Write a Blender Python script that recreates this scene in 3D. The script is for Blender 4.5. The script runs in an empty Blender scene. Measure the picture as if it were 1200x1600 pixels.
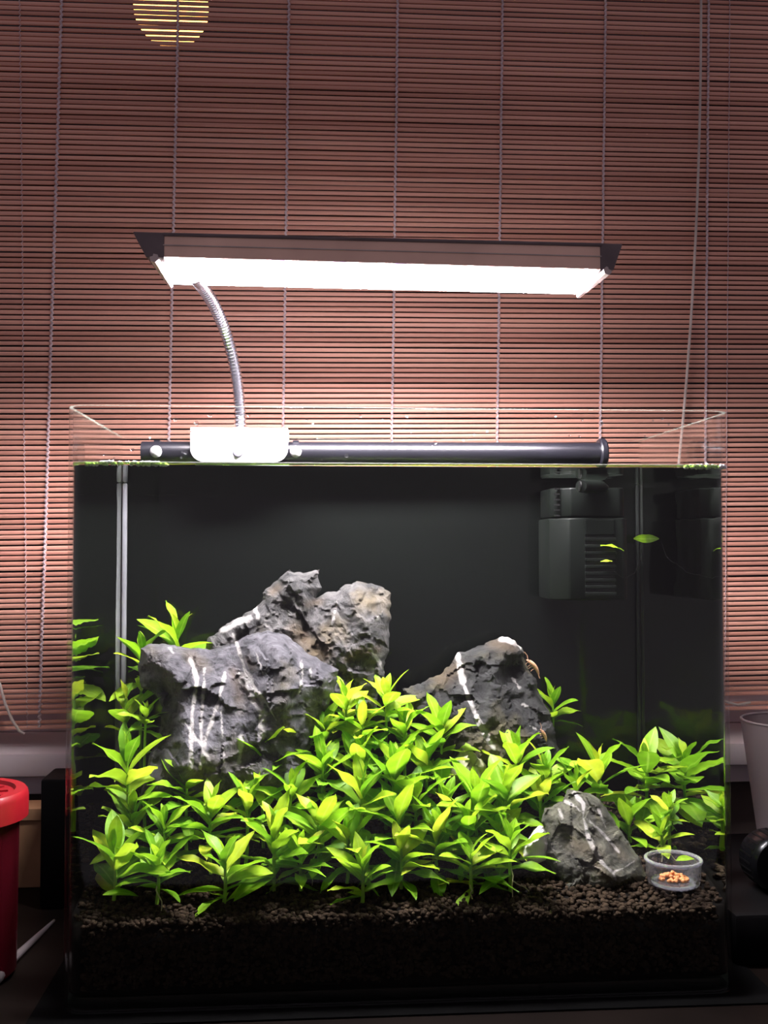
import bpy, bmesh, math, random
import numpy as np
from mathutils import Vector, Matrix, noise
from mathutils.geometry import delaunay_2d_cdt
random.seed(7); np.random.seed(7)
S = bpy.context.scene
COL = S.collection
PI = math.pi
R = math.radians

# ------------------------------------------------------------------ camera
CAM = Vector((-.0513, -.544, .2404)); YAW, PITCH, ROLL = .0718, .0351, -.0007
FPX = 1600.0
_cy, _sy, _cp, _sp = math.cos(YAW), math.sin(YAW), math.cos(PITCH), math.sin(PITCH)
FW = Vector((_sy*_cp, _cy*_cp, _sp)); RT = Vector((_cy, -_sy, 0)); UP = RT.cross(FW)
cd = bpy.data.cameras.new('camera'); cam = bpy.data.objects.new('camera', cd); COL.objects.link(cam)
cd.sensor_fit = 'VERTICAL'; cd.sensor_height = 36; cd.lens = 36*FPX/1600; cd.clip_start = .01
m3 = Matrix((RT, UP, -FW)).transposed()
cam.matrix_world = Matrix.Translation(CAM) @ m3.to_4x4() @ Matrix.Rotation(ROLL, 4, 'Z')
S.camera = cam
# ------------------------------------------------------------------ world, exposure
W = bpy.data.worlds.new('night_room'); S.world = W; W.use_nodes = True
bg = W.node_tree.nodes['Background']; bg.inputs[0].default_value = (.20, .165, .20, 1); bg.inputs[1].default_value = 1.02
LED_POWER = 310.0
S.view_settings.view_transform = 'Standard'; S.view_settings.look = 'None'
S.view_settings.exposure = 0; S.view_settings.gamma = 1; S.view_settings.use_curve_mapping = False
cy = S.cycles
cy.use_denoising = True; cy.max_bounces = 16; cy.diffuse_bounces = 4; cy.glossy_bounces = 8
cy.transmission_bounces = 8; cy.transparent_max_bounces = 40
cy.sample_clamp_indirect = 6; cy.caustics_reflective = False; cy.caustics_refractive = False

# ------------------------------------------------------------------ helpers
def at(px, py, Y):
    """world point on the plane y = Y behind a photograph pixel"""
    d = FW + RT*((px-600)/FPX) + UP*((800-py)/FPX)
    return CAM + d*((Y-CAM.y)/d.y)
def pxm(Y):                      # metres per pixel at depth Y
    return (Y-CAM.y)/FPX

def tag(o, label=None, cat=None, group=None, kind=None):
    if label: o['label'] = label
    if cat: o['category'] = cat
    if group: o['group'] = group
    if kind: o['kind'] = kind
    return o
def empty(name, loc=(0, 0, 0), label=None, cat=None, group=None, kind=None):
    o = bpy.data.objects.new(name, None); COL.objects.link(o); o.location = loc; o.empty_display_size = .01
    return tag(o, label, cat, group, kind)
def link(name, me, mat=None, parent=None):
    o = bpy.data.objects.new(name, me); COL.objects.link(o)
    if mat is not None and not me.materials:
        for x in (mat if isinstance(mat, (list, tuple)) else [mat]): me.materials.append(x)
    if parent:
        o.parent = parent
        o.matrix_parent_inverse = Matrix.Identity(4)
        # meshes are written in world coordinates: undo the parent's place
        p = parent; M = Matrix.Identity(4)
        while p: M = p.matrix_basis @ M; p = p.parent
        o.matrix_basis = M.inverted()
    return o
def mesh(name, v, f, smooth=False):
    me = bpy.data.meshes.new(name); me.from_pydata([tuple(p) for p in v], [], f); me.update()
    if smooth: me.shade_smooth()
    return me
class MB:
    def __init__(s): s.v = []; s.f = []
    def add(s, v, f):
        n = len(s.v); s.v += [tuple(p) for p in v]; s.f += [[i+n for i in q] for q in f]; return s
    def box(s, a, b, M=None):
        x0, y0, z0 = a; x1, y1, z1 = b
        v = [Vector(p) for p in ((x0,y0,z0),(x1,y0,z0),(x1,y1,z0),(x0,y1,z0),(x0,y0,z1),(x1,y0,z1),(x1,y1,z1),(x0,y1,z1))]
        if M: v = [M @ p for p in v]
        return s.add(v, [(0,3,2,1),(4,5,6,7),(0,1,5,4),(1,2,6,5),(2,3,7,6),(3,0,4,7)])
    def tube(s, pts, rad, n=8, cap=True):
        pts = [Vector(p) for p in pts]; k = len(pts)
        rad = rad if isinstance(rad, (list, tuple)) else [rad]*k
        v = []; f = []; prev = None
        for i, p in enumerate(pts):
            t = (pts[min(i+1, k-1)]-pts[max(i-1, 0)]).normalized()
            if prev is None:
                a = t.orthogonal().normalized()
            else:
                a = (prev - t*prev.dot(t)).normalized()
            prev = a; b = t.cross(a)
            for j in range(n):
                w = 2*PI*j/n; v.append(p + (a*math.cos(w)+b*math.sin(w))*rad[i])
        for i in range(k-1):
            for j in range(n):
                f.append((i*n+j, i*n+(j+1) % n, (i+1)*n+(j+1) % n, (i+1)*n+j))
        if cap: f.append(tuple(range(n-1, -1, -1))); f.append(tuple((k-1)*n+j for j in range(n)))
        return s.add(v, f)
    def lathe(s, prof, c=(0, 0, 0), n=32, M=None):
        c = Vector(c); v = []; f = []
        for r, z in prof:
            for j in range(n):
                w = 2*PI*j/n; p = Vector((r*math.cos(w), r*math.sin(w), z))
                v.append(c + (M @ p if M else p))
        k = len(prof)
        for i in range(k-1):
            for j in range(n):
                f.append((i*n+j, i*n+(j+1) % n, (i+1)*n+(j+1) % n, (i+1)*n+j))
        return s.add(v, f)
    def prism(s, poly, y0, y1):   # poly in x,z extruded along y
        n = len(poly)
        v = [(x, y0, z) for x, z in poly]+[(x, y1, z) for x, z in poly]
        f = [tuple(range(n)), tuple(range(2*n-1, n-1, -1))]+[(i, i+n, (i+1) % n+n, (i+1) % n) for i in range(n)]
        return s.add(v, f)
    def build(s, name, mat, parent=None, smooth=False, bevel=0, angle=None):
        me = mesh(name, s.v, s.f)
        bm = bmesh.new(); bm.from_mesh(me); bmesh.ops.recalc_face_normals(bm, faces=bm.faces)
        if bevel: bmesh.ops.bevel(bm, geom=[e for e in bm.edges if len(e.link_faces) == 2 and e.calc_face_angle(0) > .5], offset=bevel, segments=2, affect='EDGES', profile=.5)
        bm.to_mesh(me); bm.free()
        if smooth:
            me.shade_smooth()
            me.set_sharp_from_angle(angle=angle or R(40))
        return link(name, me, mat, parent)

# ------------------------------------------------------------------ materials
def mat(name):
    m = bpy.data.materials.new(name); m.use_nodes = True; t = m.node_tree; t.nodes.clear()
    o = t.nodes.new('ShaderNodeOutputMaterial')
    return m, t, o
def N(t, typ, **kw):
    n = t.nodes.new('ShaderNode'+typ)
    for k, v in kw.items():
        if hasattr(n, k) and k not in n.inputs: setattr(n, k, v)
        else: n.inputs[k.replace('_', ' ')].default_value = v
    return n
def c4(c): return (c[0], c[1], c[2], 1)
def simple(name, col, rough=.5, spec=.5, metal=0, var=.15, scale=60, bump=0, bscale=200):
    m, t, o = mat(name); p = N(t, 'BsdfPrincipled'); L = t.links.new
    p.inputs['Roughness'].default_value = rough; p.inputs['Metallic'].default_value = metal
    p.inputs['Specular IOR Level'].default_value = spec
    tc = N(t, 'TexCoord'); nz = N(t, 'TexNoise'); nz.inputs['Scale'].default_value = scale
    L(tc.outputs['Object'], nz.inputs['Vector'])
    r = N(t, 'ValToRGB'); r.color_ramp.elements[0].position = .3; r.color_ramp.elements[1].position = .7
    r.color_ramp.elements[0].color = c4([x*(1-var) for x in col]); r.color_ramp.elements[1].color = c4([min(1, x*(1+var)) for x in col])
    L(nz.outputs['Fac'], r.inputs['Fac']); L(r.outputs['Color'], p.inputs['Base Color'])
    if bump:
        n2 = N(t, 'TexNoise'); n2.inputs['Scale'].default_value = bscale; L(tc.outputs['Object'], n2.inputs['Vector'])
        b = N(t, 'Bump'); b.inputs['Strength'].default_value = bump; b.inputs['Distance'].default_value = .001
        L(n2.outputs['Fac'], b.inputs['Height']); L(b.outputs['Normal'], p.inputs['Normal'])
    L(p.outputs['BSDF'], o.inputs['Surface']); return m
def emit(name, col, st):
    m, t, o = mat(name); e = N(t, 'Emission'); e.inputs[0].default_value = c4(col); e.inputs[1].default_value = st
    t.links.new(e.outputs[0], o.inputs[0]); return m
def thin_glass(name, tint, base=.03, edge=.5, power=4, rough=.02, haze=0):
    """clear sheet: see-through, mirror-like at grazing angles"""
    m, t, o = mat(name); L = t.links.new
    tr = N(t, 'BsdfTransparent'); tr.inputs[0].default_value = c4(tint)
    gl = N(t, 'BsdfGlossy'); gl.inputs['Roughness'].default_value = rough
    lw = N(t, 'LayerWeight'); lw.inputs[0].default_value = .5
    pw = N(t, 'Math', operation='POWER'); L(lw.outputs['Facing'], pw.inputs[0]); pw.inputs[1].default_value = power
    ma = N(t, 'Math', operation='MULTIPLY_ADD'); L(pw.outputs[0], ma.inputs[0]); ma.inputs[1].default_value = edge; ma.inputs[2].default_value = base
    mx = N(t, 'MixShader'); L(ma.outputs[0], mx.inputs[0]); L(tr.outputs[0], mx.inputs[1]); L(gl.outputs[0], mx.inputs[2])
    if haze:
        df = N(t, 'BsdfDiffuse'); df.inputs[0].default_value = (.8, .8, .78, 1)
        m2 = N(t, 'MixShader'); m2.inputs[0].default_value = haze
        L(mx.outputs[0], m2.inputs[1]); L(df.outputs[0], m2.inputs[2]); mx = m2
    L(mx.outputs[0], o.inputs[0]); return m
def water_mat():
    m, t, o = mat('water'); L = t.links.new
    tr = N(t, 'BsdfTransparent'); tr.inputs[0].default_value = (.97, .985, .965, 1)
    gl = N(t, 'BsdfGlossy'); gl.inputs['Roughness'].default_value = .015; gl.inputs[0].default_value = (.93, .97, .9, 1)
    fr = N(t, 'Fresnel'); fr.inputs[0].default_value = 1.33
    mx = N(t, 'MixShader'); L(fr.outputs[0], mx.inputs[0]); L(tr.outputs[0], mx.inputs[1]); L(gl.outputs[0], mx.inputs[2])
    tc = N(t, 'TexCoord'); nz = N(t, 'TexNoise'); nz.inputs['Scale'].default_value = 38; nz.inputs['Detail'].default_value = 1
    L(tc.outputs['Object'], nz.inputs['Vector'])
    b = N(t, 'Bump'); b.inputs['Strength'].default_value = .12; b.inputs['Distance'].default_value = .0025
    L(nz.outputs['Fac'], b.inputs['Height']); L(b.outputs['Normal'], gl.inputs['Normal'])
    L(mx.outputs[0], o.inputs[0]); return m
def rim_mat():
    m, t, o = mat('cut_glass_edge'); L = t.links.new
    tr = N(t, 'BsdfTransparent'); tr.inputs[0].default_value = (.75, .88, .78, 1)
    df = N(t, 'BsdfTranslucent'); df.inputs[0].default_value = (.3, .36, .3, 1)
    gl = N(t, 'BsdfGlossy'); gl.inputs['Roughness'].default_value = .15
    a = N(t, 'MixShader'); a.inputs[0].default_value = .3; L(tr.outputs[0], a.inputs[1]); L(df.outputs[0], a.inputs[2])
    b = N(t, 'MixShader'); b.inputs[0].default_value = .15; L(a.outputs[0], b.inputs[1]); L(gl.outputs[0], b.inputs[2])
    L(b.outputs[0], o.inputs[0]); return m
def leaf_mat():
    m, t, o = mat('leaf'); L = t.links.new
    oi = N(t, 'ObjectInfo'); at_ = N(t, 'Attribute', attribute_name='rib')
    r = N(t, 'ValToRGB'); e = r.color_ramp.elements
    e[0].position = 0; e[0].color = (.13, .31, .010, 1); e[1].position = 1; e[1].color = (.52, .58, .035, 1)
    x = e.new(.45); x.color = (.25, .47, .014, 1); x = e.new(.85); x.color = (.38, .55, .024, 1)
    L(oi.outputs['Random'], r.inputs['Fac'])
    tc = N(t, 'TexCoord'); nz = N(t, 'TexNoise'); nz.inputs['Scale'].default_value = 5; L(tc.outputs['Object'], nz.inputs['Vector'])
    hs = N(t, 'HueSaturation'); mr = N(t, 'MapRange'); L(nz.outputs['Fac'], mr.inputs['Value'])
    mr.inputs['From Min'].default_value = .3; mr.inputs['From Max'].default_value = .7; mr.inputs['To Min'].default_value = .8; mr.inputs['To Max'].default_value = 1.15
    L(mr.outputs[0], hs.inputs['Value']); L(r.outputs[0], hs.inputs['Color'])
    rr = N(t, 'ValToRGB'); rr.color_ramp.elements[0].position = .03; rr.color_ramp.elements[1].position = .16
    rr.color_ramp.elements[0].color = (1, 1, 1, 1); rr.color_ramp.elements[1].color = (0, 0, 0, 1)
    L(at_.outputs['Fac'], rr.inputs['Fac'])
    mxc = N(t, 'Mix', data_type='RGBA'); L(rr.outputs[0], mxc.inputs[0])
    sc = N(t, 'Math', operation='MULTIPLY'); L(rr.outputs[0], sc.inputs[0]); sc.inputs[1].default_value = .35; L(sc.outputs[0], mxc.inputs[0])
    L(hs.outputs[0], mxc.inputs[6]); mxc.inputs[7].default_value = (.5, .72, .12, 1)
    d = N(t, 'BsdfPrincipled'); d.inputs['Roughness'].default_value = .45; d.inputs['Specular IOR Level'].default_value = .3
    L(mxc.outputs[2], d.inputs['Base Color'])
    tl = N(t, 'BsdfTranslucent'); L(mxc.outputs[2], tl.inputs[0])
    ms = N(t, 'MixShader'); ms.inputs[0].default_value = .44; L(d.outputs[0], ms.inputs[1]); L(tl.outputs[0], ms.inputs[2])
    L(ms.outputs[0], o.inputs[0]); return m
def slat_mat():
    m, t, o = mat('bamboo'); L = t.links.new
    oi = N(t, 'ObjectInfo'); r = N(t, 'ValToRGB'); e = r.color_ramp.elements
    e[0].color = (.53, .25, .175, 1); e[1].color = (.76, .40, .29, 1)
    L(oi.outputs['Random'], r.inputs[0])
    tc = N(t, 'TexCoord'); mp = N(t, 'Mapping'); mp.inputs['Scale'].default_value = (9, 400, 400); L(tc.outputs['Object'], mp.inputs[0])
    nz = N(t, 'TexNoise'); nz.inputs['Scale'].default_value = 1; nz.inputs['Detail'].default_value = 3; L(mp.outputs[0], nz.inputs[0])
    hs = N(t, 'HueSaturation'); mr = N(t, 'MapRange'); L(nz.outputs[0], mr.inputs[0])
    mr.inputs[1].default_value = .3; mr.inputs[2].default_value = .7; mr.inputs[3].default_value = .86; mr.inputs[4].default_value = 1.1
    L(mr.outputs[0], hs.inputs['Value']); L(r.outputs[0], hs.inputs['Color'])
    p = N(t, 'BsdfPrincipled'); p.inputs['Roughness'].default_value = .4; p.inputs['Specular IOR Level'].default_value = .4
    L(hs.outputs[0], p.inputs['Base Color']); L(p.outputs[0], o.inputs[0]); return m
def stone_mat(name, dark, light, tint=(.2, .17, .06), tintamt=.25):
    m, t, o = mat(name); L = t.links.new
    tc = N(t, 'TexCoord')
    n1 = N(t, 'TexNoise'); n1.inputs['Scale'].default_value = 75; n1.inputs['Detail'].default_value = 10; n1.inputs['Roughness'].default_value = .75; n1.inputs['Distortion'].default_value = .6
    L(tc.outputs['Object'], n1.inputs[0])
    r = N(t, 'ValToRGB'); e = r.color_ramp.elements
    e[0].position = .38; e[0].color = c4(dark); e[1].position = .68; e[1].color = c4(light)
    L(n1.outputs['Fac'], r.inputs[0])
    n2 = N(t, 'TexNoise'); n2.inputs['Scale'].default_value = 28; n2.inputs['Detail'].default_value = 4; L(tc.outputs['Object'], n2.inputs[0])
    r2 = N(t, 'ValToRGB'); r2.color_ramp.elements[0].position = .55; r2.color_ramp.elements[1].position = .72
    r2.color_ramp.elements[0].color = (0, 0, 0, 1); r2.color_ramp.elements[1].color = (tintamt,)*3+(1,)
    L(n2.outputs[0], r2.inputs[0])
    m1 = N(t, 'Mix', data_type='RGBA'); L(r2.outputs[0], m1.inputs[0]); L(r.outputs[0], m1.inputs[6]); m1.inputs[7].default_value = c4(tint)
    av = N(t, 'Attribute', attribute_name='vein')
    n3 = N(t, 'TexNoise'); n3.inputs['Scale'].default_value = 110; n3.inputs['Detail'].default_value = 7; L(tc.outputs['Object'], n3.inputs[0])
    ad = N(t, 'Math', operation='MULTIPLY_ADD'); L(n3.outputs[0], ad.inputs[0]); ad.inputs[1].default_value = 2.0; ad.inputs[2].default_value = -1.0
    ad2 = N(t, 'Math', operation='ADD'); L(av.outputs['Fac'], ad2.inputs[0]); L(ad.outputs[0], ad2.inputs[1])
    r3 = N(t, 'ValToRGB'); r3.color_ramp.elements[0].position = .38; r3.color_ramp.elements[1].position = .85
    r3.color_ramp.elements[0].color = (0, 0, 0, 1)
    L(ad2.outputs[0], r3.inputs[0])
    m2 = N(t, 'Mix', data_type='RGBA'); L(r3.outputs[0], m2.inputs[0]); L(m1.outputs[2], m2.inputs[6]); m2.inputs[7].default_value = (.42, .40, .38, 1)
    at2 = N(t, 'Attribute', attribute_name='ochre')
    m4 = N(t, 'Mix', data_type='RGBA'); mo_ = N(t, 'Math', operation='MULTIPLY'); L(at2.outputs['Fac'], mo_.inputs[0]); mo_.inputs[1].default_value = .75; L(mo_.outputs[0], m4.inputs[0]); L(m2.outputs[2], m4.inputs[6]); m4.inputs[7].default_value = (.12, .075, .03, 1)
    p = N(t, 'BsdfPrincipled'); p.inputs['Roughness'].default_value = .6; p.inputs['Specular IOR Level'].default_value = .35
    L(m4.outputs[2], p.inputs['Base Color'])
    vo = N(t, 'TexVoronoi'); vo.inputs['Scale'].default_value = 130; L(tc.outputs['Object'], vo.inputs['Vector'])
    am = N(t, 'Math', operation='ADD'); L(n1.outputs[0], am.inputs[0]); 
    vm = N(t, 'Math', operation='MULTIPLY'); L(vo.outputs['Distance'], vm.inputs[0]); vm.inputs[1].default_value = .35; L(vm.outputs[0], am.inputs[1])
    b = N(t, 'Bump'); b.inputs['Strength'].default_value = 1; b.inputs['Distance'].default_value = .0045
    L(am.outputs[0], b.inputs['Height']); L(b.outputs[0], p.inputs['Normal'])
    L(p.outputs[0], o.inputs[0]); return m

M_table = simple('dark_wood_table', (.007, .0045, .0035), .55, .07, var=.3, scale=14)
M_black = simple('black_plastic', (.003, .0028, .003), .5, .06)
M_filter = simple('filter_plastic', (.0036, .0050, .0040), .45, .15)
M_mat = simple('black_foam', (.003, .003, .003), .9, .05)
M_film = simple('black_film', (.0013, .0021, .0018), .6, .08, var=.25, scale=12)
M_tube = simple('tube_plastic', (.006, .006, .009), .35, .5)
M_glass = thin_glass('tank_glass', (.985, .993, .985), .012, .45, 3, .015, haze=.0004)
M_dish = thin_glass('dish_glass', (.95, .95, .98), .05, .75, 2.5, .06, haze=.04)
M_rim = rim_mat()
M_water = water_mat()
M_menis = thin_glass('meniscus', (.62, .85, .3), .12, .5, 2, .1, haze=.12)
M_seam = simple('clear_silicone', (.21, .21, .23), .3, .5)
M_dseam = simple('dark_silicone', (.008, .010, .009), .4, .4)
M_leaf = leaf_mat()
M_stem = simple('stem_green', (.22, .40, .03), .5, .3)
M_root = simple('root_white', (.52, .46, .28), .6, .2)
M_soil = simple('soil_granule', (.026, .0176, .0112), .85, .05, var=.6, scale=300, bump=.3, bscale=900)
M_slat = slat_mat()
M_cord = simple('cotton_cord', (.62, .50, .50), .8, .1, bump=.4, bscale=1500)
M_pull = simple('pull_cord', (.55, .48, .42), .7, .2)
M_alu = simple('brushed_aluminium', (.85, .57, .43), .38, .5, metal=.1, var=.1, scale=30)
M_cap = simple('end_cap_plastic', (.14, .11, .11), .5, .4)
M_capside = simple('pale_plastic_edge', (.5, .42, .38), .45, .4)
M_chrome = simple('chrome_spring', (.72, .72, .76), .22, .5, metal=1, var=.05)
M_white = simple('white_plastic', (.8, .8, .8), .4, .5, var=.04)
M_screw = simple('grey_screw', (.25, .25, .28), .35, .5, metal=.6)
M_sill = simple('painted_sill', (.72, .62, .62), .5, .3, var=.08, scale=9)
M_wall = simple('wall_paint', (.10, .075, .065), .8, .2, var=.1)
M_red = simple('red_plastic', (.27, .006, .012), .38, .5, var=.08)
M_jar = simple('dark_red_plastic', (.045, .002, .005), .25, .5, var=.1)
M_card = simple('cardboard', (.30, .17, .09), .85, .1, var=.12)
M_food = simple('orange_food', (.85, .33, .12), .7, .2, var=.25, scale=400)
M_pale = simple('pale_quartz', (.74, .72, .66), .6, .3, var=.12, scale=120, bump=.6, bscale=160)
M_shrimp = simple('shrimp_shell', (.50, .27, .16), .35, .5, var=.3, scale=500)
M_glint = thin_glass('bubble', (.97, .97, .97), .25, .6, 2, .1, haze=.8)
M_drop = thin_glass('drop', (.97, .97, .98), .12, .6, 2, .1, haze=.2)
M_night = simple('night_outside', (.004, .004, .006), .9, .1)
M_pane = thin_glass('window_glass', (.9, .92, .92), .03, .4, 4, .02)
def frosted():
    m, t, o = mat('frosted_plastic'); L = t.links.new
    tr = N(t, 'BsdfTransparent'); tr.inputs[0].default_value = (.8, .78, .8, 1)
    p = N(t, 'BsdfPrincipled'); p.inputs['Base Color'].default_value = (.36, .31, .32, 1); p.inputs['Roughness'].default_value = .5
    tl = N(t, 'BsdfTranslucent'); tl.inputs[0].default_value = (.4, .35, .36, 1)
    a = N(t, 'MixShader'); a.inputs[0].default_value = .5; L(p.outputs[0], a.inputs[1]); L(tl.outputs[0], a.inputs[2])
    b = N(t, 'MixShader'); b.inputs[0].default_value = .78; L(tr.outputs[0], b.inputs[1]); L(a.outputs[0], b.inputs[2])
    L(b.outputs[0], o.inputs[0]); return m
M_frost = frosted()
M_led = emit('led_diffuser', (1, .905, 1), LED_POWER)

# ------------------------------------------------------------------ setting
HT, DT, WT = .3154, .1593, .36          # tank height, depth, width
table = MB().box((-.75, -.20, -.03), (.75, .275 + .0095, 0)).build('table', M_table)
tag(table, 'dark brown table top under the aquarium', 'table')
YB = .275                                # plane of the blind
wall = MB()
zs = at(600, 1150, YB+.02).z             # sill height
wall.box((-.9, YB+.010, -.74), (.9, YB+.075, zs-.02))
tag(wall.build('wall_back', M_wall), kind='structure')
sill = MB().box((-.9, YB-.022, zs-.02), (.9, YB+.135, zs-.0015))
s_ = sill.build('trim_1', M_sill, bevel=.003, smooth=True); tag(s_, kind='structure')
s_ = MB().box((-.9, YB-.008, zs-.036), (.9, YB+.011, zs-.021)).build('trim_2', M_sill, bevel=.002, smooth=True); tag(s_, kind='structure')
win = empty('window_1', (0, YB+.085, zs), kind='structure')
MB().box((-.9, YB+.08, zs-.0014), (.9, YB+.086, .95)).build('pane', M_pane, win)
fr = MB().box((-.9, YB+.07, zs-.001), (.9, YB+.10, zs+.03)).box((-.9, YB+.07, .9), (.9, YB+.10, .96)); fr.build('window_frame', M_sill, win)
o = MB().box((-1.4, .75, -.74), (1.4, .77, 1.4)).build('night_backdrop', M_night); tag(o, kind='structure')  # unseen dark backdrop added to keep world light out of the slat gaps

# glowing ball stands in for a ceiling lamp's reflection in the window pane
gp = at(268, 12, .47); gl_ = empty('lamp_reflection', gp, 'round warm orange ball standing in for a lamp reflection behind the blind gaps at the top left', 'lamp')
m = MB(); r_ = .037
m.lathe([(max(1e-4, r_*math.sin(PI*i/14)), -r_*math.cos(PI*i/14)) for i in range(15)], gp, 24)
m.build('reflection_ball', emit('warm_glow', (1, .42, .10), 9), gl_, smooth=True)
MB().lathe([(.001, r_+.03), (.012, r_+.03), (.014, r_-.006), (.001, r_-.006)], gp, 20).build('standin_socket', M_black, gl_, smooth=True)  # fittings made up for the stand-in ball
MB().tube([gp+Vector((0, 0, r_+.03)), gp+Vector((0, 0, .4))], .002, 6).build('standin_wire', M_black, gl_)

o = MB().box((-1.2, -1.6, -.78), (1.2, .75, -.74)).build('floor', simple('dark_floor', (.03, .022, .018), .6, .3)); tag(o, kind='structure')
for sx in (-.70, .66):
    for sy in (-.17, .17):
        MB().box((sx, sy, -.7399), (sx+.04, sy+.04, -.0301)).build('leg', M_table, table)

# ------------------------------------------------------------------ bamboo blind
BS, BT = .016, .012                      # the blind's own turn and tilt
def yb(x): return YB - BS*x*0.0 + BS*(x)
def atb(px, py, off=0):                  # pixel -> point on the blind plane
    d = FW + RT*((px-600)/FPX) + UP*((800-py)/FPX)
    n = Vector((-BS, 1, 0)); t = (YB+off - n.dot(CAM))/n.dot(d)
    return CAM + d*t
blind = empty('bamboo_blind', (0, YB, zs), 'wide brown bamboo slat blind hanging behind the aquarium', 'blind')
PITCHB = 8.02*pxm(YB)*1.0
xl, xr = -.68, .74
NSEG = 15
variants = []
for k in range(9):
    b = MB(); pts = []; a0 = random.random()*9
    hh, tt = PITCHB*random.uniform(.36, .392), PITCHB*random.uniform(.22, .27)
    v = []; f = []; n = 8
    for i in range(NSEG+1):
        x = xl + (xr-xl)*i/NSEG
        dz = .00022*noise.noise(Vector((x*7, k*3.1, a0))); dy = .0004*noise.noise(Vector((x*6, k*5.3, a0+9)))
        hs_ = 1+.12*noise.noise(Vector((x*11, k, a0+3)))
        for j in range(n):
            w = 2*PI*(j+.5)/n; ca, sa = math.cos(w), math.sin(w)
            ca = math.copysign(abs(ca)**.55, ca); sa = math.copysign(abs(sa)**.6, sa)
            v.append((x, dy+tt*ca, dz+hh*hs_*sa))
    for i in range(NSEG):
        for j in range(n): f.append((i*n+j, i*n+(j+1) % n, (i+1)*n+(j+1) % n, (i+1)*n+j))
    f.append(tuple(range(n-1, -1, -1))); f.append(tuple(NSEG*n+j for j in range(n)))
    me = mesh('slat', v, f, True); me.set_sharp_from_angle(angle=R(50)); me.materials.append(M_slat); variants.append(me)
z0 = atb(600, 1122).z
slat_z = []
z = z0
base_M = blind.matrix_basis.inverted()
i = 0
while True:
    p = Vector((0, YB, z))
    if p.z > atb(600, -40).z: break
    o = bpy.data.objects.new('slat', random.choice(variants)); COL.objects.link(o); o.parent = blind
    rot = Matrix.Rotation(math.atan(BS), 4, 'Z') @ Matrix.Rotation(-BT+random.gauss(0, .00035), 4, 'Y') @ Matrix.Rotation(random.uniform(-.15, .15), 4, 'X')
    o.matrix_basis = base_M @ Matrix.Translation(p+Vector((0, random.gauss(0, .0002), random.gauss(0, .00007)))) @ rot
    slat_z.append(z)
    z += PITCHB*(1.9 if i == 1 else 1)*random.uniform(.992, 1.008); i += 1
def woven(x0, x1, y1, rad=.00105):
    pts = []; k = 0
    y = -30.0
    sl = (x1-x0)/y1
    top = -30; bot = 1136
    nst = int((bot-top)/(8.02/2))
    for q in range(nst+1):
        yy = top+(bot-top)*q/nst
        c = atb(x0+sl*yy, yy, -PITCHB*.44)
        pts.append(c + Vector(((.00055 if q % 2 else -.00055), (.0006 if q % 2 else -.0003), 0)))
    return MB().tube(pts, rad, 5)
for x0, x1, y1 in ((97, 62, 1100), (279, 265, 650), (452, 443, 640), (622, 613, 650), (786, 777, 690), (947, 938, 680), (1108, 1103, 640)):
    woven(x0, x1, y1).build('weave_cord', M_cord, blind, smooth=True)
for x0, x1, y1 in ((31, 40, 900), (1141, 1136, 640)):
    woven(x0, x1, y1, .0003).build('weave_cord', M_cord, blind, smooth=True)
pc = [atb(1096-(1096-1067)*(t**2.2), 660*t-30*(1-t), -.007) for t in [k/14 for k in range(15)]]+[atb(1060, 730, -.007), atb(1050, 860, -.007), atb(1060, 1000, -.007), atb(1110, 1090, -.009), atb(1152, 1102, -.012), atb(1172, 1098, -.012)]
MB().tube(pc, .0011, 8).build('pull_cord', M_pull, blind, smooth=True)
MB().tube([atb(-30, 960, -.006), atb(-12, 1040, -.007), atb(0, 1070, -.008), atb(8, 1100, -.009), atb(19, 1125, -.01), atb(30, 1142, -.011), atb(38, 1146, -.011)], .0011, 8).build('cord_loop', M_pull, blind, smooth=True)

# ------------------------------------------------------------------ aquarium
tank = empty('aquarium', (0, DT/2, .0012), 'clear glass aquarium with rounded front corners on the dark table', 'aquarium')
MB().box((-WT/2-.014, -.012, .0002), (WT/2+.018, DT+.012, .0010)).build('foam_mat', M_mat)
tag(bpy.data.objects['foam_mat'], 'thin black foam mat under the aquarium', 'mat')
def outline(ins, r=.013):
    """plan outline, counter-clockwise from the rear left; rounded at the front"""
    x0, x1, y0, y1 = -WT/2+ins, WT/2-ins, ins, DT-ins; rr = max(.004, r-ins)
    pts = [(x0, y1)]
    for k in range(9):
        a = PI + PI/2*k/8; pts.append((x0+rr+rr*math.cos(a), y0+rr+rr*math.sin(a)))
    for k in range(9):
        a = 1.5*PI + PI/2*k/8; pts.append((x1-rr+rr*math.cos(a), y0+rr+rr*math.sin(a)))
    pts.append((x1, y1)); return pts
GT = .0021
o_, i_ = outline(0), outline(GT); n = len(o_)
v = [(x, y, .0012) for x, y in o_]+[(x, y, HT) for x, y in o_]+[(x, y, .0012) for x, y in i_]+[(x, y, HT) for x, y in i_]
f = []; mi = []
for k in range(n):
    q = (k+1) % n
    f.append((k, q, n+q, n+k)); mi.append(0)
    f.append((2*n+q, 2*n+k, 3*n+k, 3*n+q)); mi.append(0)
    f.append((n+k, n+q, 3*n+q, 3*n+k)); mi.append(1)
    f.append((q, k, 2*n+k, 2*n+q)); mi.append(1)
me = mesh('glass_wall', v, f); me.materials.append(M_glass); me.materials.append(M_rim)
me.polygons.foreach_set('material_index', mi); me.shade_smooth(); me.set_sharp_from_angle(angle=R(30))
link('glass_wall', me, None, tank)
b_ = outline(GT+.0003)
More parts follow.
